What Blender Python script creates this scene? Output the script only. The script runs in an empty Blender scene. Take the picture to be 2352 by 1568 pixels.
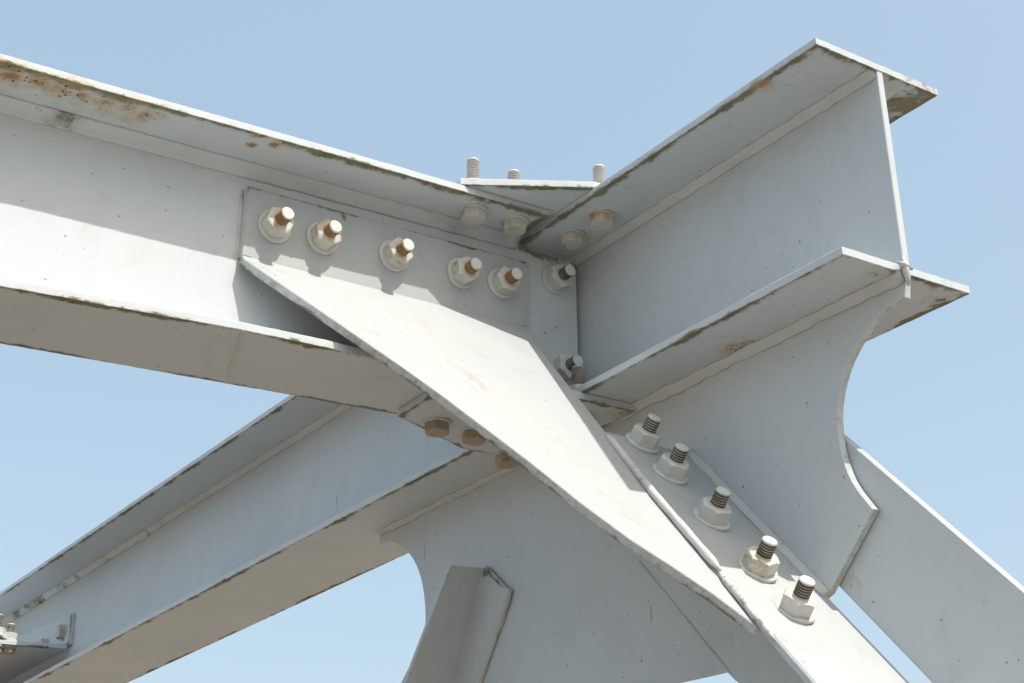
import bpy, bmesh, math, random
from mathutils import Vector, Matrix, noise
from mathutils.geometry import delaunay_2d_cdt

C = bpy.context.scene
V = Vector
random.seed(7)

# ---------------------------------------------------------------- camera
X_AX = V((0.99990, -0.01239, 0.0)); 
def unit(v): return v.normalized()
FPX = 3341.0
def camray(x, y): return V(((x-1176.)/FPX, -(y-784.)/FPX, -1.0))
Zc = unit(camray(1090, -6100)); vw = V((0, 0, -1))
Yc = unit(vw - vw.dot(Zc)*Zc); Xc = Yc.cross(Zc)
RC = Matrix((Xc, Yc, Zc))                      # camera axes -> world axes
CAM = V((0, 0, 1.6))
cd = bpy.data.cameras.new('camera'); cam = bpy.data.objects.new('camera', cd)
C.collection.objects.link(cam); C.camera = cam
cd.sensor_width = 36; cd.lens = FPX/2352*36; cd.clip_start = 0.05; cd.clip_end = 6000
cam.matrix_world = Matrix.Translation(CAM) @ RC.to_4x4()

# the three directions of the steel frame
D1 = unit(RC @ camray(-1590, 2440))            # along the main girder, away
D2 = unit(RC @ camray(6000, 1850))             # along the cross beam, away
D3 = V((0, 0, 1))
J = CAM + (RC @ camray(1338, 740))*2.0         # where both webs meet
def W(a, b, z): return J + (D1*a + D2*b + D3*z)*0.001      # millimetres in the frame

# ---------------------------------------------------------------- light
SUN = unit(-0.60*D1 + 0.145*D2 + D3)
w = bpy.data.worlds.new('World'); C.world = w; w.use_nodes = True
VEIL, VC = 0.55, (1.25, 1.82, 2.55, 1)       # thin bright summer haze over the blue
nt = w.node_tree; bg = nt.nodes['Background']
sky = nt.nodes.new('ShaderNodeTexSky'); sky.sky_type = 'NISHITA'; sky.sun_disc = False
sky.sun_elevation = math.asin(SUN.z); sky.sun_rotation = math.atan2(SUN.x, SUN.y)
sky.air_density = 1.0; sky.dust_density = 3.5; sky.ozone_density = 1.0
veil = nt.nodes.new('ShaderNodeMix'); veil.data_type = 'RGBA'; veil.inputs[0].default_value = VEIL; veil.inputs[7].default_value = VC
tint = nt.nodes.new('ShaderNodeMix'); tint.data_type = 'RGBA'; tint.blend_type = 'MULTIPLY'; tint.inputs[0].default_value = 1.0
tint.inputs[7].default_value = (1.0, .85, .60, 1); nt.links.new(sky.outputs[0], tint.inputs[6]); nt.links.new(tint.outputs[2], veil.inputs[6]); nt.links.new(veil.outputs[2], bg.inputs[0]); bg.inputs[1].default_value = 0.15
sd = bpy.data.lights.new('sun', 'SUN'); so = bpy.data.objects.new('sun', sd); C.collection.objects.link(so)
sd.energy = 2.1; sd.angle = math.radians(0.5); sd.color = (1.0, 0.945, 0.885)
so.rotation_euler = SUN.to_track_quat('Z', 'Y').to_euler(); so.location = (0, 0, 6)
C.view_settings.view_transform = 'Standard'; C.view_settings.look = 'None'
C.view_settings.exposure = 1.25; C.view_settings.gamma = 1.0
C.view_settings.use_curve_mapping = False
C.render.engine = 'CYCLES'

# ---------------------------------------------------------------- materials
class N:
    def __init__(s, m): s.t = m.node_tree
    def n(s, ty, **k):
        x = s.t.nodes.new(ty)
        for a, b in k.items(): setattr(x, a, b)
        return x
    def l(s, a, b): s.t.links.new(a, b)
    def val(s, sock, v):
        if hasattr(v, 'links') or hasattr(v, 'is_linked'): s.l(v, sock)
        else: sock.default_value = v
    def math(s, op, a, b=0.0, clamp=False):
        x = s.n('ShaderNodeMath', operation=op, use_clamp=clamp)
        s.val(x.inputs[0], a); s.val(x.inputs[1], b); return x.outputs[0]
    def noise(s, co, sc, det=4, rough=.55, dist=0.):
        x = s.n('ShaderNodeTexNoise'); s.l(co, x.inputs['Vector'])
        x.inputs['Scale'].default_value = sc; x.inputs['Detail'].default_value = det
        x.inputs['Roughness'].default_value = rough; x.inputs['Distortion'].default_value = dist
        return x.outputs[0]
    def vor(s, co, sc):
        x = s.n('ShaderNodeTexVoronoi'); s.l(co, x.inputs['Vector']); x.inputs['Scale'].default_value = sc
        return x
    def ramp(s, f, lo, hi, a=0., b=1.):
        x = s.n('ShaderNodeMapRange'); x.interpolation_type = 'SMOOTHSTEP'
        s.val(x.inputs[0], f); x.inputs[1].default_value = lo; x.inputs[2].default_value = hi
        x.inputs[3].default_value = a; x.inputs[4].default_value = b; return x.outputs[0]
    def mix(s, f, a, b):
        x = s.n('ShaderNodeMix', data_type='RGBA'); s.val(x.inputs[0], f)
        s.val(x.inputs[6], a if not isinstance(a, tuple) else (*a, 1)); s.val(x.inputs[7], b if not isinstance(b, tuple) else (*b, 1))
        return x.outputs[2]

def new_mat(name):
    m = bpy.data.materials.new(name); m.use_nodes = True
    return m, N(m), m.node_tree.nodes['Principled BSDF']

def paint(name, c1=(.508, .556, .588), c2=(.550, .590, .605), specks=1.0, rust_all=0.0, bead=False, grain=False, stain=.35):
    m, k, bs = new_mat(name)
    g_ = k.n('ShaderNodeNewGeometry'); co = g_.outputs['Position']
    big = k.ramp(k.noise(co, 2.6, 4), .32, .68)
    col = k.mix(big, c1, c2)
    # cloudy weathering film
    film = k.ramp(k.noise(co, 9.0, 6, .62, .6), .48, .82, 0, .45)
    col = k.mix(film, col, (.44, .465, .45))
    # thin run-down streaks
    mp = k.n('ShaderNodeMapping'); k.l(co, mp.inputs[0]); mp.inputs['Scale'].default_value = (60, 60, 3)
    st = k.ramp(k.noise(mp.outputs[0], 1.0, 5, .6), .60, .80, 0, .10)
    col = k.mix(st, col, (.36, .38, .36))
    fine = k.ramp(k.noise(co, 170., 5, .7), .56, .76, 0, .20)
    col = k.mix(fine, col, (.36, .36, .33))
    # hairline dirt threads and rubbed smudges
    m5 = k.n('ShaderNodeMapping'); k.l(co, m5.inputs[0]); m5.inputs['Rotation'].default_value = (.9, .5, .7); m5.inputs['Scale'].default_value = (150, 150, 17)
    v5 = k.vor(m5.outputs[0], 1.0); c5 = k.n('ShaderNodeSeparateColor'); k.l(v5.outputs['Color'], c5.inputs[0])
    th = k.math('MULTIPLY', k.ramp(v5.outputs['Distance'], .16, .30, 1, 0), k.ramp(c5.outputs[0], .990, .994))
    col = k.mix(k.math('MULTIPLY', th, .55), col, (.20, .19, .14))
    m6 = k.n('ShaderNodeMapping'); k.l(co, m6.inputs[0]); m6.inputs['Rotation'].default_value = (.2, -.8, .3); m6.inputs['Scale'].default_value = (9, 30, 14)
    sm = k.ramp(k.noise(m6.outputs[0], 1.0, 8, .68, 1.2), .53, .72, 0, .50*stain)
    col = k.mix(sm, col, (.31, .31, .27))
    sm2 = k.ramp(k.noise(co, 55., 8, .75, 1.5), .60, .72, 0, .55*stain)
    col = k.mix(sm2, col, (.27, .265, .22))
    # grime near chosen edges
    at = k.n('ShaderNodeAttribute', attribute_name='grime')
    gr = at.outputs['Fac']
    nz = k.noise(co, 62., 9, .72, .8)
    nz2 = k.noise(co, 11., 5, .6)
    wob_ = k.math('ADD', k.math('MULTIPLY', k.math('SUBTRACT', nz, .5), 1.7), k.math('MULTIPLY', k.math('SUBTRACT', nz2, .5), 3.2))
    s_ = k.math('ADD', gr, k.math('MULTIPLY', wob_, k.ramp(gr, .0, .30)))
    gm = k.ramp(s_, .54, .92)
    gcol = k.mix(k.ramp(k.noise(co, 34., 5), .40, .62), (.20, .185, .115), (.120, .125, .048))
    gcol = k.mix(k.ramp(k.noise(co, 300., 3), .45, .75), gcol, (0.210, 0.203, 0.154))
    gsoft = k.ramp(s_, .20, .85, 0, .38)
    col = k.mix(gsoft, col, (0.238, 0.231, 0.168))
    col = k.mix(k.math('MULTIPLY', gm, .92), col, gcol)
    # rust
    ra = k.n('ShaderNodeAttribute', attribute_name='rust').outputs['Fac']
    if rust_all: ra = k.math('ADD', ra, rust_all)
    rn = k.noise(co, 48., 7, .7, .5)
    rs = k.math('ADD', ra, k.math('MULTIPLY', k.math('SUBTRACT', rn, .5), 3.4 if rust_all else 1.6))
    col = k.mix(k.ramp(rs, .25, .75, 0, .62), col, (.47, .35, .20))
    col = k.mix(k.ramp(rs, .62, 1.05, 0, .85), col, (.27, .115, .035))
    vr = k.vor(co, 170.)
    spot = k.ramp(vr.outputs['Distance'], .20, .38, 1, 0)
    rsp = k.ramp(k.math('ADD', ra, k.math('MULTIPLY', k.math('SUBTRACT', k.noise(co, 25., 3), .5), 1.5)), .45, .75)
    vc = k.n('ShaderNodeSeparateColor'); k.l(vr.outputs['Color'], vc.inputs[0])
    spot = k.math('MULTIPLY', spot, k.ramp(vc.outputs[0], .50, .56))
    if rust_all: spot = k.math('MULTIPLY', spot, .12)
    col = k.mix(k.math('MULTIPLY', spot, rsp), col, (0.104, 0.036, 0.012))
    # dark specks, insects, web threads
    if specks:
        mp2 = k.n('ShaderNodeMapping'); k.l(co, mp2.inputs[0]); mp2.inputs['Rotation'].default_value = (.6, .3, .9); mp2.inputs['Scale'].default_value = (1, 1.7, 1)
        v2 = k.vor(mp2.outputs[0], 34.)
        c3 = k.n('ShaderNodeSeparateColor'); k.l(v2.outputs['Color'], c3.inputs[0])
        wob = k.math('MULTIPLY', k.noise(co, 190., 3, .6), .16)
        sp = k.math('MULTIPLY', k.ramp(k.math('ADD', v2.outputs['Distance'], wob), .115, .15, 1, 0), k.ramp(c3.outputs[0], .62, .66))
        v3 = k.vor(co, 95.)
        c4 = k.n('ShaderNodeSeparateColor'); k.l(v3.outputs['Color'], c4.inputs[0])
        sp3 = k.math('MULTIPLY', k.ramp(v3.outputs['Distance'], .09, .14, 1, 0), k.ramp(c4.outputs[1], .86, .90))
        sp = k.math('MAXIMUM', sp, k.math('MULTIPLY', sp3, .8))
        col = k.mix(k.math('MULTIPLY', sp, .75*specks), col, (.07, .06, .04))
    if grain:                                  # flame-cut edge grain
        gg = k.ramp(k.noise(co, 120., 8, .75, 1.0), .42, .66, 0, .60)
        col = k.mix(gg, col, (.24, .24, .20))
    k.l(col, bs.inputs['Base Color'])
    rg = k.math('ADD', .50, k.math('MULTIPLY', gm, .4), True); k.l(rg, bs.inputs['Roughness'])
    bs.inputs['Specular IOR Level'].default_value = .28
    b1 = k.n('ShaderNodeBump'); b1.inputs['Strength'].default_value = .25; b1.inputs['Distance'].default_value = .0006
    k.l(k.noise(co, 420. if not bead else 180., 4, .6), b1.inputs['Height'])
    b2 = k.n('ShaderNodeBump'); b2.inputs['Strength'].default_value = .35; b2.inputs['Distance'].default_value = .0016
    k.l(k.noise(co, 22., 3, .5), b2.inputs['Height']); k.l(b1.outputs[0], b2.inputs['Normal'])
    b3 = k.n('ShaderNodeBump'); b3.inputs['Strength'].default_value = .9; b3.inputs['Distance'].default_value = .0016
    k.l(k.math('MULTIPLY', gm, nz), b3.inputs['Height']); k.l(b2.outputs[0], b3.inputs['Normal'])
    k.l(b3.outputs[0], bs.inputs['Normal'])
    return m

PAINT = paint('light grey weathered paint')
PAINT_DIM = paint('plate paint dimmed against sun', (.385, .414, .426), (.415, .438, .440), specks=1.0, stain=1.0)  # darker copy of the grey paint, strong sunlight held back in the colour
CUT = paint('painted flame cut edge', grain=True)
BEADM = paint('painted weld bead', (.50, .52, .51), (.57, .58, .56), bead=True)
NUTM = paint('painted nut', (.54, .56, .54), (.60, .61, .58), specks=.5, rust_all=.14)
NUTR = paint('painted nut with rust', (.54, .55, .50), (.60, .60, .55), specks=.5, rust_all=.36)
HEADR = paint('rusty bolt head', (0.252, 0.217, 0.175), (0.350, 0.329, 0.287), specks=.5, rust_all=.50)
TIPM = paint('painted shank tip', (.56, .58, .56), (.62, .62, .60), specks=0)

def thread_mat(name, a, b, lo, hi):
    m, k, bs = new_mat(name)
    co = k.n('ShaderNodeNewGeometry').outputs['Position']
    f = k.ramp(k.noise(co, 90., 5, .7), lo, hi)
    k.l(k.mix(f, a, b), bs.inputs['Base Color']); bs.inputs['Roughness'].default_value = .6
    bs.inputs['Specular IOR Level'].default_value = .25
    return m
THR_RUST = thread_mat('rusty thread', (.50, .31, .14), (.52, .45, .34), .46, .70)
GROOVE_R = thread_mat('shade-painted rusty groove', (.20, .10, .035), (.26, .16, .07), .35, .65)  # rust brown, darkened further for the shade inside the grooves
GROOVE = thread_mat('shade-painted dirty groove', (.085, .065, .045), (.14, .115, .085), .35, .65)  # dirt tone, with shade between the thread crests put into the colour
THR_GREY = thread_mat('grey thread', (.46, .46, .44), (.55, .55, .53), .35, .65)
THR_MIX = thread_mat('grey thread with brown stain', (.28, .21, .13), (.50, .49, .45), .34, .62)

# ---------------------------------------------------------------- object helpers
def link(o, parent=None):
    C.collection.objects.link(o)
    if parent is not None: o.parent = parent
    return o
def tag(o, label=None, cat=None, group=None, kind=None):
    if label: o['label'] = label
    if cat: o['category'] = cat
    if group: o['group'] = group
    if kind: o['kind'] = kind
    return o
def thing(name, loc, label, cat, group=None):
    o = bpy.data.objects.new(name, None); o.empty_display_size = .05
    link(o); o.location = loc
    return tag(o, label, cat, group)
def base_of(parent):
    p = V((0, 0, 0)); q = parent
    while q is not None: p = p + q.location; q = q.parent
    return p

def inset2(poly, off):
    """miter offset of a CCW 2D polygon inward"""
    n = len(poly); out = []
    for i in range(n):
        a, b, c = poly[i-1], poly[i], poly[(i+1) % n]
        e1 = (b-a).normalized(); e2 = (c-b).normalized()
        n1 = V((-e1.y, e1.x)); n2 = V((-e2.y, e2.x))
        m = n1+n2
        if m.length < 1e-6: m = n1
        m.normalize(); k = off/max(.35, m.dot(n1)); out.append(b+m*k)
    return out
def seg_dist(p, a, b):
    ab = b-a; t = max(0, min(1, (p-a).dot(ab)/max(ab.length_squared, 1e-12)))
    return (p-(a+ab*t)).length
def inside(p, poly):
    r = False; n = len(poly)
    for i in range(n):
        a = poly[i]; b = poly[i-1]
        if (a.y > p.y) != (b.y > p.y) and p.x < (b.x-a.x)*(p.y-a.y)/(b.y-a.y)+a.x: r = not r
    return r

def plate(name, pts, back, parent, mat=None, side_mat=None, grime=(), gw=.022, jag=.0, jag_edges=None, bev=.0009,
          rust=(), moss=(), back_grime=(), step=.014, grid=.030, wave=.0, limit=None, side_g=.42, lab=None):
    """solid plate: pts = outline of the face seen (3D), back = vector through the thickness.
    grime = indices of outline edges (i -> i+1) whose rim carries moss; rust = [(point, radius, weight)]"""
    mat = mat or PAINT; side_mat = side_mat or PAINT
    o3 = pts[0]; ex = unit(pts[1]-pts[0])
    nn = V((0, 0, 0))
    for i in range(len(pts)):
        a = pts[i]-o3; b = pts[(i+1) % len(pts)]-o3; nn += a.cross(b)
    nn.normalize()
    if nn.dot(back) > 0: nn = -nn
    ey = nn.cross(ex)
    P2 = [V(((p-o3).dot(ex), (p-o3).dot(ey))) for p in pts]
    area = sum(P2[i-1].x*P2[i].y-P2[i].x*P2[i-1].y for i in range(len(P2)))
    idx = list(range(len(P2)))
    if area < 0:
        P2 = P2[::-1]; n_ = len(P2); idx = [(n_-2-i) % n_ for i in range(n_)]
    n = len(P2); jag_edges = set(jag_edges if jag_edges is not None else grime)
    B = []; E = []
    seed = random.random()*50
    for i in range(n):
        a, b = P2[i], P2[(i+1) % n]; L = (b-a).length
        st = min(step, .006) if (jag and idx[i] in jag_edges) else step
        q = max(1, min(420, int(L/st)))
        e = (b-a).normalized(); nr = V((e.y, -e.x))
        for j in range(q):
            p = a+(b-a)*(j/q)
            if j and idx[i] in jag_edges and jag:
                s = i*13.7+seed
                d = noise.noise(V((p.x*90, p.y*90, s)))*jag + noise.noise(V((p.x*260, p.y*260, s+9)))*jag*.6
                p = p+nr*d
            B.append(p); E.append(idx[i])
    nb = len(B)
    ins = inset2(B, bev)
    def gval(p, sets):
        d = 9
        for i in range(n):
            if idx[i] in sets: d = min(d, seg_dist(p, P2[i], P2[(i+1) % n]))
        return max(0., 1-d/gw) if d < 9 else 0.
    # interior points
    inner = []
    for i in range(n):
        a, b = P2[i], P2[(i+1) % n]; L = (b-a).length; e = (b-a).normalized(); nl = V((-e.y, e.x))
        if L < .02: continue
        for off in (gw*.33, gw*.75, gw*1.15):
            q = max(1, min(260, int(L/(step*1.2))))
            for j in range(q+1):
                p = a+e*(L*j/q)+nl*off
                inner.append((p, off))
    xs = [p.x for p in B]; ys = [p.y for p in B]
    gx = max(grid, (max(xs)-min(xs))/110); x = min(xs)+gx/2
    while x < max(xs):
        y = min(ys)+grid/2
        while y < max(ys):
            inner.append((V((x+random.uniform(-.2, .2)*grid, y+random.uniform(-.2, .2)*grid)), gw*1.2)); y += grid
        x += gx
    poly = P2
    for (rp, rr, rw) in list(rust)+list(moss):
        c = V(((rp-o3).dot(ex), (rp-o3).dot(ey)))
        for k in range(5):
            for t in range(14):
                an = t*math.tau/14+k; inner.append((c+V((math.cos(an), math.sin(an)))*rr*(k+.3)/4.5, .003))
    good = []
    for p, off in inner:
        if not inside(p, poly): continue
        if min(seg_dist(p, P2[i], P2[(i+1) % n]) for i in range(n)) < min(off*.9, .02): continue
        good.append(p)
    allp = ins+good
    res = delaunay_2d_cdt(allp, [], [list(range(nb))], 1, 1e-7)
    vs, fs, orig = res[0], res[2], res[3]
    # map output vertex for each boundary vertex
    omap = {}
    for vi, ol in enumerate(orig):
        for q in ol: omap[q] = vi
    verts = []; gr = []; ru = []; faces = []; fm = []
    def r_at(p3):
        t = 0
        for (rp, rr, rw) in rust: t = max(t, rw*max(0., 1-(p3-rp).length/rr))
        return t
    def m_at(p3):
        t = 0
        for (rp, rr, rw) in moss: t = max(t, rw*max(0., 1-(p3-rp).length/rr))
        return t
    def add(p2, depth, g, z=0.):
        p3 = o3+ex*p2.x+ey*p2.y+back*depth+nn*z
        verts.append(p3); gr.append(max(g, m_at(p3))); ru.append(r_at(p3)); return len(verts)-1
    tb = back.length
    kb = bev/tb
    front = []
    for v in vs:
        zz = 0.
        if wave:
            q = V((v.x*4.5, v.y*4.5, seed)); zz = noise.noise(q)*wave
            dd = min(seg_dist(v, P2[i], P2[(i+1) % n]) for i in range(n)); zz *= min(1, dd/.03)
        front.append(add(v, 0., gval(v, set(grime)), zz))
    for f_ in fs: faces.append([front[q] for q in f_]); fm.append(0)
    fr = [add(ins[i], 0., verts and gr[front[omap[i]]]) for i in range(nb)]
    r1 = [add(B[i], kb, side_g if E[i] in set(grime) else 0.) for i in range(nb)]
    r15 = [add(B[i], .42, (side_g*.45 if E[i] in set(grime) else 0.)) for i in range(nb)]
    r2 = [add(B[i], 1-kb, side_g if E[i] in set(back_grime) else 0.) for i in range(nb)]
    r3 = [add(ins[i], 1., side_g if E[i] in set(back_grime) else 0.) for i in range(nb)]
    for ra, rb, mm in ((fr, r1, 0), (r1, r15, 1), (r15, r2, 1), (r2, r3, 0)):
        for i in range(nb):
            j = (i+1) % nb
            faces.append([ra[i], rb[i], rb[j], ra[j]]); fm.append(mm)
    faces.append(list(reversed(r3))); fm.append(0)
    b0 = base_of(parent) if parent is not None else pts[0]
    me = bpy.data.meshes.new(name); me.from_pydata([v-b0 for v in verts], [], faces); me.update()
    for nm, arr in (('grime', gr), ('rust', ru)):
        at = me.attributes.new(nm, 'FLOAT', 'POINT'); at.data.foreach_set('value', arr)
    me.materials.append(mat); me.materials.append(side_mat)
    for i, p in enumerate(me.polygons): p.material_index = fm[i]
    bm = bmesh.new(); bm.from_mesh(me); bmesh.ops.recalc_face_normals(bm, faces=bm.faces)
    bm.to_mesh(me); bm.free()
    if wave:
        for i, p in enumerate(me.polygons):
            if i < len(fs): p.use_smooth = True
    o = bpy.data.objects.new(name, me); link(o, parent)
    if parent is None: o.location = b0
    if lab: o['label'] = lab
    return o

def fillet(name, path, a, b, parent, size=.015, sb=None, rough=.0, round_=.30, step=.012, mat=None, ripple=0., gamt=.0, ends=.0):
    """bead in the corner between two faces: path along the corner, a / b = unit directions up each face"""
    sb = sb or size
    P = []
    for i in range(len(path)-1):
        L = (path[i+1]-path[i]).length; q = max(1, int(L/step))
        for j in range(q): P.append(path[i].lerp(path[i+1], j/q))
    P.append(path[-1]); b0 = base_of(parent)
    verts = []; faces = []; gr = []; s = random.random()*40
    K = 7
    for i, p in enumerate(P):
        t = i*step
        w1 = 1+noise.noise(V((t*60, s, 0)))*rough*.9 + math.sin(t*900/2.2)*ripple
        w2 = 1+noise.noise(V((t*60, s+7, 3)))*rough*.9
        if ends and (i == 0 or i == len(P)-1): w1 *= .4; w2 *= .4
        A = a*size*w1; Bv = b*sb*w2
        row = [p-(A+Bv)*.12]
        for j in range(K):
            u = j/(K-1)
            q = A*(1-u)+Bv*u
            bulge = math.sin(math.pi*u)
            row.append(p+q+(A+Bv)*bulge*(round_-.30)*.8 + (a+b).normalized()*noise.noise(V((t*70, u*4, s)))*rough*.006)
        for v in row: verts.append(v-b0); gr.append(gamt if v is not row[0] else 0)
    R = K+1
    for i in range(len(P)-1):
        for j in range(R):
            faces.append([i*R+j, i*R+(j+1) % R, (i+1)*R+(j+1) % R, (i+1)*R+j])
    faces.append(list(range(R))[::-1]); faces.append([(len(P)-1)*R+j for j in range(R)])
    me = bpy.data.meshes.new(name); me.from_pydata(verts, [], faces); me.update()
    at = me.attributes.new('grime', 'FLOAT', 'POINT'); at.data.foreach_set('value', gr)
    bm = bmesh.new(); bm.from_mesh(me); bmesh.ops.recalc_face_normals(bm, faces=bm.faces); bm.to_mesh(me); bm.free()
    for p in me.polygons: p.use_smooth = True
    me.materials.append(mat or BEADM)
    o = bpy.data.objects.new(name, me); return link(o, parent)

def tube(name, path, r, parent, rough=.3, mat=None, gamt=0., seg=10, step=.007):
    P = []
    for i in range(len(path)-1):
        L = (path[i+1]-path[i]).length; q = max(1, int(L/step))
        for j in range(q): P.append(path[i].lerp(path[i+1], j/q))
    P.append(path[-1]); b0 = base_of(parent); verts = []; faces = []; gr = []; s = random.random()*30
    for i, p in enumerate(P):
        d = unit(P[min(i+1, len(P)-1)]-P[max(i-1, 0)]); u = unit(d.cross(V((.1, .2, 1)))); v = d.cross(u)
        t = i*step; e = min(1, .3+min(i, len(P)-1-i)*.35)
        for j in range(seg):
            an = j*math.tau/seg
            rr = r*e*(1+noise.noise(V((t*55, an, s)))*rough*1.5+noise.noise(V((t*200, an*2, s)))*rough*.5)
            verts.append(p+(u*math.cos(an)+v*math.sin(an))*rr-b0); gr.append(gamt)
    for i in range(len(P)-1):
        for j in range(seg): faces.append([i*seg+j, i*seg+(j+1) % seg, (i+1)*seg+(j+1) % seg, (i+1)*seg+j])
    faces.append(list(range(seg))[::-1]); faces.append([(len(P)-1)*seg+j for j in range(seg)])
    me = bpy.data.meshes.new(name); me.from_pydata(verts, [], faces); me.update()
    at = me.attributes.new('grime', 'FLOAT', 'POINT'); at.data.foreach_set('value', gr)
    for p in me.polygons: p.use_smooth = True
    me.materials.append(mat or BEADM)
    return link(bpy.data.objects.new(name, me), parent)

# ---------------------------------------------------------------- setting: the ground far below
def ground():
    bm = bmesh.new()
    bmesh.ops.create_grid(bm, x_segments=8, y_segments=8, size=2500)
    me = bpy.data.meshes.new('ground'); bm.to_mesh(me); bm.free()
    m, k, bs = new_mat('dry ground'); co = k.n('ShaderNodeNewGeometry').outputs['Position']
    k.l(k.mix(k.ramp(k.noise(co, .8, 6), .35, .65), (.165, .140, .110), (.21, .185, .152)), bs.inputs['Base Color'])
    bs.inputs['Roughness'].default_value = .95
    me.materials.append(m); o = link(bpy.data.objects.new('ground', me)); tag(o, kind='structure'); return o
ground()

# ================================================================= MAIN GIRDER
FAR = 3600
girder = thing('main_girder', W(0, 0, -150), 'long grey I-beam from lower left to its open end at upper right', 'girder')
rust_top = [(W(-470, -60, 101), .030, .55)]
plate('top_flange', [W(-538, -101, 101), W(FAR, -99, 101), W(FAR, 106, 101), W(-538, 107, 101)], D3*.010, girder,
      grime=(0, 2, 3), gw=.015, jag=.0006, rust=[(W(-452, -92, 101), .035, .8), (W(-49, -54, 101), .030, .50), (W(-111, -54, 101), .030, .42)], moss=[(W(-505, 70, 101), .075, .95), (W(-520, 30, 101), .05, .6)], limit=None)
plate('web', [W(-537, 0, 101), W(-535, 0, -150), W(FAR, 0, -150), W(FAR, 0, 101)], D2*.010, girder, gw=.02, wave=.0005)
plate('bottom_flange', [W(-533, -95, -160), W(FAR, -92, -160), W(FAR, 106, -160), W(-533, 112, -160)], D3*.010, girder,
      grime=(0, 2, 3), gw=.015, jag=.0006, rust=[(W(-300, -12, -160), .050, 1.0), (W(-60, -12, -160), .03, .8)], moss=[(W(-525, -40, -160), .05, .7), (W(-522, 80, -160), .05, .7), (W(-500, -70, -160), .05, .55)])
# thickness of the end corner where the web runs through the lower flange
fillet('weld_bead', [W(-534, 0, 101), W(0, 0, 101), W(1450, 0, 101)], -D3, -D2, girder, .010, .012, rough=.30, gamt=.17)
fillet('weld_bead', [W(1450.5, 0, 101), W(FAR, 0, 101)], -D3, -D2, girder, .013, .013, rough=.4, gamt=.34)
# gusset plate
GR = [(-535, -160), (-530, -187), (-513, -188), (-500, -191), (-488, -197), (-476, -204), (-464, -213), (-452, -224), (-442, -237), (-434, -250), (-428, -263),
      (-423, -281), (-420, -303), (-421, -322), (-424, -341), (-431, -363), (-440, -381), (-454, -401), (-383, -473), (-247, -525), (-141, -521), (120, -511),
      (330, -600), (560, -700), (640, -600), (446, -411), (410, -375), (388, -353), (384, -324), (386, -299), (393, -274), (403, -252), (417, -232), (432, -216), (450, -201), (472, -190), (486, -185), (498, -182), (507, -181), (518, -181), (518, -160)]
def smooth(P, n=4):
    out = []
    for i in range(len(P)-1):
        p0, p1, p2, p3 = P[max(i-1, 0)], P[i], P[i+1], P[min(i+2, len(P)-1)]
        for j in range(n):
            t = j/n
            out.append(tuple(.5*((2*p1[k])+(-p0[k]+p2[k])*t+(2*p0[k]-5*p1[k]+4*p2[k]-p3[k])*t*t+(-p0[k]+3*p1[k]-3*p2[k]+p3[k])*t**3) for k in (0, 1)))
    return out+[P[-1]]
ia, ib = GR.index((-530, -187)), GR.index((-454, -401)); ic, id_ = GR.index((446, -411)), GR.index((518, -181))
thin = lambda q: [q[0]]+q[2:-2:2]+[q[-1]]
GR = GR[:ia]+smooth(thin(GR[ia:ib+1]))+GR[ib+1:ic]+smooth(thin(GR[ic:id_+1]))+GR[id_+1:]
gus = plate('gusset_plate', [W(a, 0, z) for a, z in GR], D2*.010, girder, grime=(), gw=.012, jag=.0003,
            jag_edges=range(len(GR)), wave=.0008, back_grime=(), side_g=.4, side_mat=CUT)
fillet('weld_bead', [W(-533, 0, -160), W(-47, 0, -160)], -D3, -D2, gus, .011, .012, rough=.3, gamt=.10, round_=.38)
fillet('weld_bead', [W(90, 0, -160), W(520, 0, -160)], -D3, -D2, gus, .007, .009, rough=.40, gamt=.12, round_=.42, ends=1)
tube('weld_lump', [W(-537, -3, -142), W(-538, -1, -160), W(-536, 1, -176)], .0045, girder, .4)
tube('weld_lump', [W(-538, -14, -152), W(-539, 8, -156)], .0042, girder, .5)
# fin plate that the cross beam bolts to
plate('fin_plate', [W(10, -104, 92), W(10, -1, 92), W(10, -1, -140), W(10, -104, -140)], D1*.010, girder)

# ================================================================= CROSS BEAM
LF = -2600
xbeam = thing('cross_beam', W(0, -110, -150), 'grey I-beam coming in from the left edge, rust stained under its top flange', 'beam')
rt = [(W(-56, -842+i*26, 101), .036, 1.0-.03*i) for i in range(8)] + [(W(-46, -850+i*36, 101), .046, .72) for i in range(6)] + [(W(-63, -512, 101), .014, 1.3), (W(-52, -534, 101), .012, 1.1), (W(-71, -540, 101), .012, .9), (W(-43, -213, 101), .028, .30), (W(-44, -147, 101), .030, .52)]
plate('top_flange', [W(-77, LF, 101), W(-75, -740, 101), W(-78, -431, 101), W(-78, -113, 101), W(78, -113, 101), W(78, LF, 101)], D3*.010, xbeam,
      grime=(0, 1, 2, 3), gw=.017, jag=.0004, rust=rt)
TWp = [(LF, 101), (LF, -150), (-10, -150), (-8, 90), (-64, 92), (-84, 91), (-95, 97), (-99, 101)]
plate('web', [W(0, b, z) for b, z in TWp], D1*.010, xbeam, gw=.016, grime=(3, 4, 5, 6), jag=.001, wave=.0005, side_g=.3,
      rust=[(W(0, -516, -20), .018, .8)])
BFy = [W(-80, LF, -160), W(-80, -802, -160), W(-84, -679, -160), W(-90, -545, -160), W(-88, -451, -160), W(-84, -368, -160), W(-82, -98, -160), W(58, -98, -160), W(55, -494, -160), W(55, -755, -160), W(55, LF, -160)]
plate('bottom_flange', BFy, D3*.010, xbeam, grime=(0, 1, 2, 3, 4, 5, 7, 8, 9), gw=.010, jag=.0009)
fillet('root_fillet', [W(0, LF, 101), W(0, -112, 101)], -D3, -D1, xbeam, .015, .016, rough=.10, round_=.12, mat=PAINT, gamt=.2)
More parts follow.
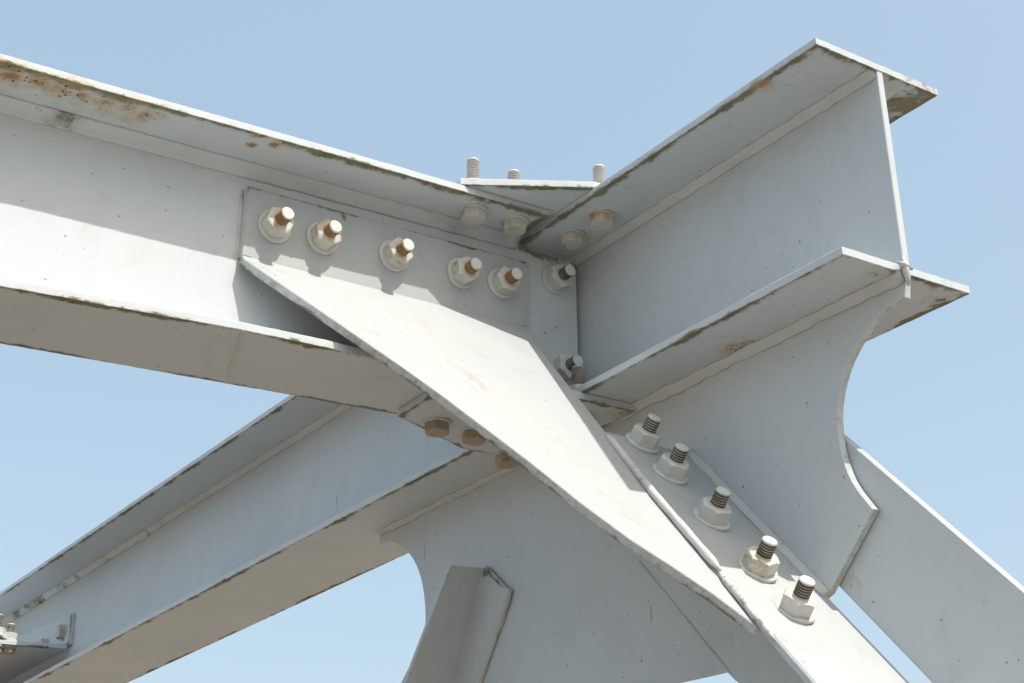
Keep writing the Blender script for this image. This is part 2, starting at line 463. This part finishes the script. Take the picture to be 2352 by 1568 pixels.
fillet('root_fillet', [W(0, LF, -150), W(0, -20, -150)], D3, -D1, xbeam, .014, .016, rough=.05, round_=.12, mat=PAINT)
tube('weld_seam', [W(-90, -545, -160.5), W(55, -494, -160.2)], .0017, xbeam, .2)

# ================================================================= SPLICE PLATES
kt = plate('splice_plate', [W(-77, -256, 111.2), W(-154, -98, 111.2), W(-154, 40, 111.2), W(90, 40, 111.2), W(150, -98, 111.2), W(76, -256, 111.2)], D3*.010, None,
           grime=(0, 5), gw=.013, jag=.0008)
tag(kt, 'flat splice plate lying on the upper flanges at the joint, bolt studs rising from it', 'plate')
kb = plate('splice_plate', [W(40, -268, -170.2), W(107, -126, -170.2), W(112, -4, -170.2), W(-104, -4, -170.2), W(-108, -112, -170.2), W(-39, -271, -170.2)], D3*.010, None,
           grime=(0, 5, 1, 3, 2), gw=.011, jag=.0009, rust=[(W(-85, -18, -170), .04, .8)])
tag(kb, 'flat splice plate bolted under the lower flanges, moss along its edges, with rusty bolt heads', 'plate')

# ================================================================= BENT BRACING PLATE
ND1 = unit(D3.cross(D2));  ND1 = ND1 if ND1.dot(D1) < 0 else -ND1        # out of the cross beam web
def F(a, b, z): return W(a, b, z)
PLn = None
f0 = W(-10, -516, -24); f1 = W(-10, -100, -32)
up = [W(-10, -516, 71), W(-10, -98, 66), f1, f0]
low = [f0, f1, W(-40, -115, -73), W(-181, -125.5, -240), W(-421, -146, -526), W(-390, -171, -488), W(-366, -197, -459), W(-338, -230, -425), W(-300, -262, -379), W(-258, -290, -328.5), W(-221, -319, -284), W(-180, -352, -234),
       W(-147, -382, -194), W(-81, -449, -113.5), W(-30, -501.6, -51.7), W(-16, -517, -33)]
bp = thing('bent_plate', W(-10, -300, -24), 'bright bent plate bolted on the cross beam web, reaching down to the inclined strut', 'plate')
PLn = unit((f1-f0).cross(W(-419, -147, -523.5)-f0))
if PLn.dot(D1) > 0: PLn = -PLn
plate('bolted_face', up, D1*.0098, bp, mat=PAINT_DIM, gw=.005, grime=(0,), side_g=.5, rust=[(W(-10, b+2, 2), .020, .30) for b in (-479, -413, -311, -209, -145)])
plate('sloping_face', low, -PLn*.010, bp, mat=PAINT_DIM, gw=.006, grime=(), jag=.0004, jag_edges=range(4, 15), wave=.002, back_grime=range(4, 15), side_g=.55, side_mat=CUT)
tube('fold', [f0+D1*.0045, f1+D1*.0045], .0046, bp, .03, mat=PAINT_DIM)
tube('weld_bead', [W(1, -518, 71), W(1, -517, -26)], .0032, bp, .15, gamt=.34)

# ================================================================= INCLINED STRUT (angle)
S0 = W(-192, 0, -255); S1 = W(-379, 0, -474); DS = unit(S1-S0)
QN = unit(DS.cross(D2)); QN = QN if QN.z > 0 else -QN
def Q(s, b): return S0 + DS*s*.001 + D2*b*.001
strut = thing('angle_strut', S0, 'inclined angle strut descending to the lower right with five bolts standing on its flange', 'strut')
plate('bolted_leg', [Q(-19, -124), Q(3, -133), Q(60, -140), Q(1300, -143), Q(1300, 0), Q(0, 0)], -QN*.010, strut, mat=PAINT_DIM, gw=.01, grime=(), jag=.0004, jag_edges=(0,1,2,3), wave=.0008, bev=.002, rust=[(Q(343, -80), .030, .48), (Q(272, -82), .028, .40), (Q(178, -84), .026, .26), (Q(84, -84), .024, .22)])
DSw = DS
plate('web_leg', [W(-93, -10, -357)-DS*.10, W(-93, -10, -357)+DS*1.3, S0+DS*1.3-D2*.010, S0-D2*.010+DS*.012], D2*.0098, strut, wave=.0008)
tube('weld_bead', [W(-93, -9, -357)+DS*(i*.02) for i in range(0, 13)], .0022, strut, .25)
fillet('weld_bead', [Q(2, 0)+QN*.0002, Q(290, 0)+QN*.0002], QN, -D2, strut, .007, .009, rough=.22, round_=.34, gamt=.15)
tube('weld_bead', [Q(-4, -130)+QN*.003, Q(130, -139)+QN*.003, Q(270, -140.5)+QN*.003], .0046, strut, .12, gamt=.25)
tube('weld_bead', [Q(272, -141)+QN*.001, Q(380, -146)+QN*.000], .0040, strut, .14, gamt=.25)

# ================================================================= DIAGONAL BRACE behind the gusset
R0 = W(-415.6, 12, -304.8); R1 = W(-604.7, 12, -522.8); R2 = W(-386.3, 12, -464.9); R3 = W(-487.9, 12, -585.5)
dr = unit(R1-R0); dq = unit(R3-R2)
brace = plate('diagonal_brace', [R0-dr*.13, R1+dr*1.3, R3+dq*1.3, R2-dq*.12], D2*.010, None, gw=.02, wave=.001, side_mat=PAINT_DIM, bev=.0015,
              rust=[(W(-425, 12, -437), .03, .35), (W(-400, 12, -463), .05, .42), (W(-392, 12, -470), .03, .4)])
tag(brace, 'wide flat brace plate behind the curved gusset, running to the right edge', 'brace')

# ================================================================= ANGLE BRACE at the bottom
ab = thing('angle_brace', W(224, 0, -293), 'short angle section with a clipped corner, welded on the gusset at bottom centre', 'brace')
ra, rb = W(224.5, -8, -293), W(291.7, -8, -440); rd = unit(rb-ra)
na, nb_ = W(224.9, -62.6, -293.7), W(293.5, -88.3, -443.8); nd = unit(nb_-na)
plate('outstanding_leg', [na, ra+V((0, 0, 0)), rb+rd*.35, nb_+nd*.35], unit(D1)*.008, ab, gw=.02, grime=(), rust=(), moss=[((na+ra)*.5+nd*.03, .04, .42), ((na+ra)*.5+nd*.10+V((.01, 0, 0)), .035, .45), (na+nd*.015, .02, .5)], wave=.0006)
ca, cb, cc = W(180, -8, -331), W(165, -8, -338), W(242, -8, -449)
plate('welded_leg', [ra-rd*.001, ca, cb, cc+unit(cc-cb)*.35, rb+rd*.35], D2*.0078, ab, gw=.005, grime=(0,), side_g=.7, bev=.0006)
tube('weld_bead', [cb+D2*.004, cc+unit(cc-cb)*.3+D2*.004], .0048, ab, .30, gamt=.22)
tube('weld_bead', [ra+D2*.004-rd*.003, ca+D2*.004, cb+D2*.003], .0026, ab, .4, gamt=.45)

# ================================================================= FAR CLEAT on the girder at the left edge
cl = thing('cleat', W(1830, 0, -85), 'small bolted seat bracket on the girder web at the lower left corner', 'bracket')
plate('clip_plate', [W(1836, -9, 8), W(1830, -9, -63.5), W(2600, -9, -63.5), W(2600, -9, 60)], D2*.0088, cl, gw=.012, grime=(0, 1), jag=.001)
plate('shelf_plate', [W(1838, -10, -74), W(1826, -300, -74), W(2600, -300, -74), W(2600, -10, -74)], D3*.010, cl, gw=.015, grime=(0,), jag=.0015)
plate('stiffener', [W(1828, -215, -34), W(1832, -148, -63.5), W(1990, -148, -63.5), W(1990, -215, -34)], D3*.009, cl, gw=.03, grime=(0, 1, 2, 3), jag=.0015)

# ================================================================= BOLTS
def mesh_from(name, verts, faces, mats, fm=None, rot=None, smooth=False):
    me = bpy.data.meshes.new(name); me.from_pydata(verts, [], faces); me.update()
    bm = bmesh.new(); bm.from_mesh(me); bmesh.ops.recalc_face_normals(bm, faces=bm.faces); bm.to_mesh(me); bm.free()
    for m in mats: me.materials.append(m)
    if fm:
        for i, p in enumerate(me.polygons): p.material_index = fm[i]
    for p in me.polygons: p.use_smooth = smooth
    return me
def lathe(name, prof, mats, seg=40, rad=None, fm=None, smooth=False, helix=0.):
    verts = []; faces = []; f2 = []
    for k, (r, z) in enumerate(prof):
        for j in range(seg):
            an = j*math.tau/seg; rr = r if rad is None else rad(r, an)
            zz = z if not callable(z) else z(rr, an)
            verts.append(V((rr*math.cos(an), rr*math.sin(an), zz)))
    for k in range(len(prof)-1):
        for j in range(seg):
            faces.append([k*seg+j, k*seg+(j+1) % seg, (k+1)*seg+(j+1) % seg, (k+1)*seg+j]); f2.append(fm[k] if fm else 0)
    faces.append(list(range(seg))[::-1]); f2.append(0)
    faces.append([(len(prof)-1)*seg+j for j in range(seg)]); f2.append(fm[-1] if fm else 0)
    me = mesh_from(name, verts, faces, mats, f2, smooth=smooth)
    return me
def hexr(af, an):
    a = (an % (math.pi/3))-math.pi/6
    return af/2/math.cos(a)
def nut_mesh(name, af, h, mat, seed=0):
    seg = 48; a = af/2; top = a*.955
    prof = []; verts = []; faces = []
    def ring(fr, fz):
        for j in range(seg):
            an = j*math.tau/seg; verts.append(V((fr(an)*math.cos(an), fr(an)*math.sin(an), fz(an))))
    cham = lambda an: (hexr(af, an)-top)*.62
    ring(lambda t: top, lambda t: 0)
    ring(lambda t: hexr(af, t), lambda t: cham(t)*.5)
    ring(lambda t: hexr(af, t), lambda t: h-cham(t))
    ring(lambda t: top, lambda t: h-.0002)
    ring(lambda t: top-.0006, lambda t: h)
    for k in range(4):
        for j in range(seg): faces.append([k*seg+j, k*seg+(j+1) % seg, (k+1)*seg+(j+1) % seg, (k+1)*seg+j])
    faces.append(list(range(seg))[::-1]); faces.append([4*seg+j for j in range(seg)])
    return mesh_from(name, verts, faces, [mat])
def washer_mesh(name, r, h, mat):
    me = lathe(name, [(r-.0008, 0), (r, .0006), (r, h-.0009), (r-.0008, h)], [mat], 56)
    return me
def thread_mesh(name, r, z0, L, tm, pitch=.0030):
    prof = []; fm = []; z = z0
    while z < L-.0032:
        prof += [(r-.0017, z), (r, z+pitch*.38), (r, z+pitch*.55), (r-.0017, z+pitch*.98)]; z += pitch
    prof += [(r-.0010, L-.0028), (r-.0003, L-.0022), (r-.0003, L-.0012), (r-.0012, L), ]
    n = len(prof); fm = [0 if j % 4 in (0, 1) else 2 for j in range(n-4)]+[1]*4
    me = lathe(name, prof, [tm, TIPM, GROOVE_R if tm is THR_RUST else GROOVE], 32, fm=fm)
    return me
AF, NH, WR, WH, TR = .0318, .0165, .0215, .0042, .0086
WASH = washer_mesh('washer', WR, WH, NUTM)
WASH2 = washer_mesh('washer', .0190, .0030, NUTR)
NUTS = [nut_mesh('nut', AF, NH, NUTM), nut_mesh('nut', AF, NH, NUTR)]
HEADM = paint('painted bolt head', (.46, .46, .43), (.54, .54, .51), specks=.8, rust_all=.30)
HEADS = [nut_mesh('head', .0290, .0120, HEADM), nut_mesh('head', .0290, .0120, HEADR)]
def frame_rot(ax, spin): return (unit(ax).to_track_quat('Z', 'Y') @ Matrix.Rotation(spin, 3, 'Z').to_quaternion())
def stud(p, ax, L, label, group, thr=THR_GREY, nut=0, spin=0., below=None, wash=WASH, lean=0.):
    """washer, nut and threaded shank on a face at p pointing along ax; below = distance to a bolt head on the other side"""
    t = thing('hex_bolt', p, label, 'bolt', group)
    t.rotation_mode = 'QUATERNION'; t.rotation_quaternion = frame_rot(ax, spin)
    o = link(bpy.data.objects.new('washer', wash), t); o.location = (random.uniform(-.001, .001), random.uniform(-.001, .001), -.0002)
    o = link(bpy.data.objects.new('nut', NUTS[nut]), t); o.location = (0, 0, WH-.0004); o.rotation_euler = (0, 0, random.uniform(-.3, .3))
    o = link(bpy.data.objects.new('threaded_shank', thread_mesh('threaded_shank', TR, WH+NH-.004, L, thr)), t)
    if lean: o.rotation_euler = (random.uniform(-lean, lean), random.uniform(-lean, lean), 0)
    if below is not None:
        hd, hm = below
        o = link(bpy.data.objects.new('head', HEADS[hm]), t); o.location = (0, 0, -hd-.0028); o.rotation_euler = (math.pi, 0, random.uniform(-.5, .5))
        o = link(bpy.data.objects.new('washer', WASH2), t); o.location = (0, 0, -hd-.0029)
    return t

GP = 'bolts along the top of the bent plate'
lab = ['leftmost rusty-threaded bolt on the bent plate, nearest its left edge', 'second rusty bolt from the left on the bent plate, close to the leftmost one',
       'middle bolt of the five on the bent plate, with bright orange threads', 'fourth bolt from the left on the bent plate, rust dribbles on its nut',
       'bolt at the right end of the bent plate, beside its vertical edge']
for i, (b, z, L) in enumerate(((-479, 24, 38), (-413.5, 23.8, 36), (-311, 24.2, 37), (-209, 22, 37), (-145, 22, 38))):
    stud(W(-9.9, b, z), ND1, L*.001, lab[i], GP, THR_RUST, 1, .35+i*.13, lean=.015)
stud(W(0, -48, 54), ND1, .038, 'shaded grey bolt right of the bent plate, high on the cross beam web end', 'bolts on the web end', THR_MIX, 0, .2)
stud(W(0, -40, -80), ND1, .038, 'shaded bolt low on the web end, half hidden behind the edge of the bent plate', 'bolts on the web end', THR_GREY, 0, .5)
GQ = 'bolts standing on the inclined strut'
labq = ['uppermost bolt on the inclined strut, fully in shade', 'second bolt from the top on the inclined strut', 'middle bolt of the five on the inclined strut',
        'fourth bolt down the inclined strut with brown threads', 'lowest bolt on the inclined strut with rust runs down its nut']
qd = [0, -.05, -.09, -.12, -.15]
thq = [THR_GREY, THR_GREY, THR_MIX, THR_MIX, THR_MIX]
for i, s in enumerate((1, 69, 162, 257, 327)):
    ax = unit(QN + qd[i]*D2)
    stud(Q(s, -78)+QN*.0001, ax, .0385, labq[i], GQ, thq[i], 1 if i > 2 else 0, .9+i*.22)
GK = 'bolts through the upper splice plate'
tops = [(-43, -213, 'bolt left on the upper splice plate, its stud standing highest against the sky'),
        (-44, -147, 'second bolt of the upper splice plate, its head beside the left beam flange end'),
        (-49, -54, 'bolt with its head under the girder flange closest to the web corner'),
        (-111, -54, 'rightmost bolt of the upper splice plate, under the near edge of the girder flange')]
for a, b, l in tops: stud(W(a, b, 121.3), D3, .057, l, GK, THR_GREY, 0, random.random(), below=(.0205, 0))
GB = 'bolts through the lower splice plate'
bots = [(37, -212, 'leftmost rusty bolt head under the lower splice plate', 1), (44, -150, 'rusty bolt head under the lower splice plate, partly behind the bent plate edge', 1),
        (103, -54, 'rusty bolt head beneath the girder flange, next to the bent plate edge', 1), (-55, -56, 'threaded stud rising in the dark corner above the lower girder flange', 0)]
for a, b, l, r in bots: stud(W(a, b, -149.8), D3, .050, l, GB, THR_MIX, 0, random.random(), below=(.0205, r))
GF = 'bolts on the far cleat'
stud(W(1850, -166, -55), D3, .050, 'left sunlit stud on the cleat at the lower left edge of the photo', GF, THR_MIX, 0, .3, below=(.0195, 1))
stud(W(1856, -136, -63.8), D3, .042, 'right sunlit stud on the cleat at the lower left edge of the photo', GF, THR_MIX, 0, .1, below=(.0105, 1))
for a, z, l in ((1878, -28, 'bolt head on the cleat clip plate nearest its right edge'), (1985, -38, 'bolt head on the cleat clip plate farther left, half behind the shelf')):
    t = thing('hex_bolt', W(a, -9, z), l, 'bolt', GF); t.rotation_mode = 'QUATERNION'; t.rotation_quaternion = frame_rot(unit(D3.cross(D1))*(1 if D3.cross(D1).dot(D2) < 0 else -1), .2)
    link(bpy.data.objects.new('washer', WASH2), t)
    o = link(bpy.data.objects.new('head', HEADS[0]), t); o.location = (0, 0, .0026)
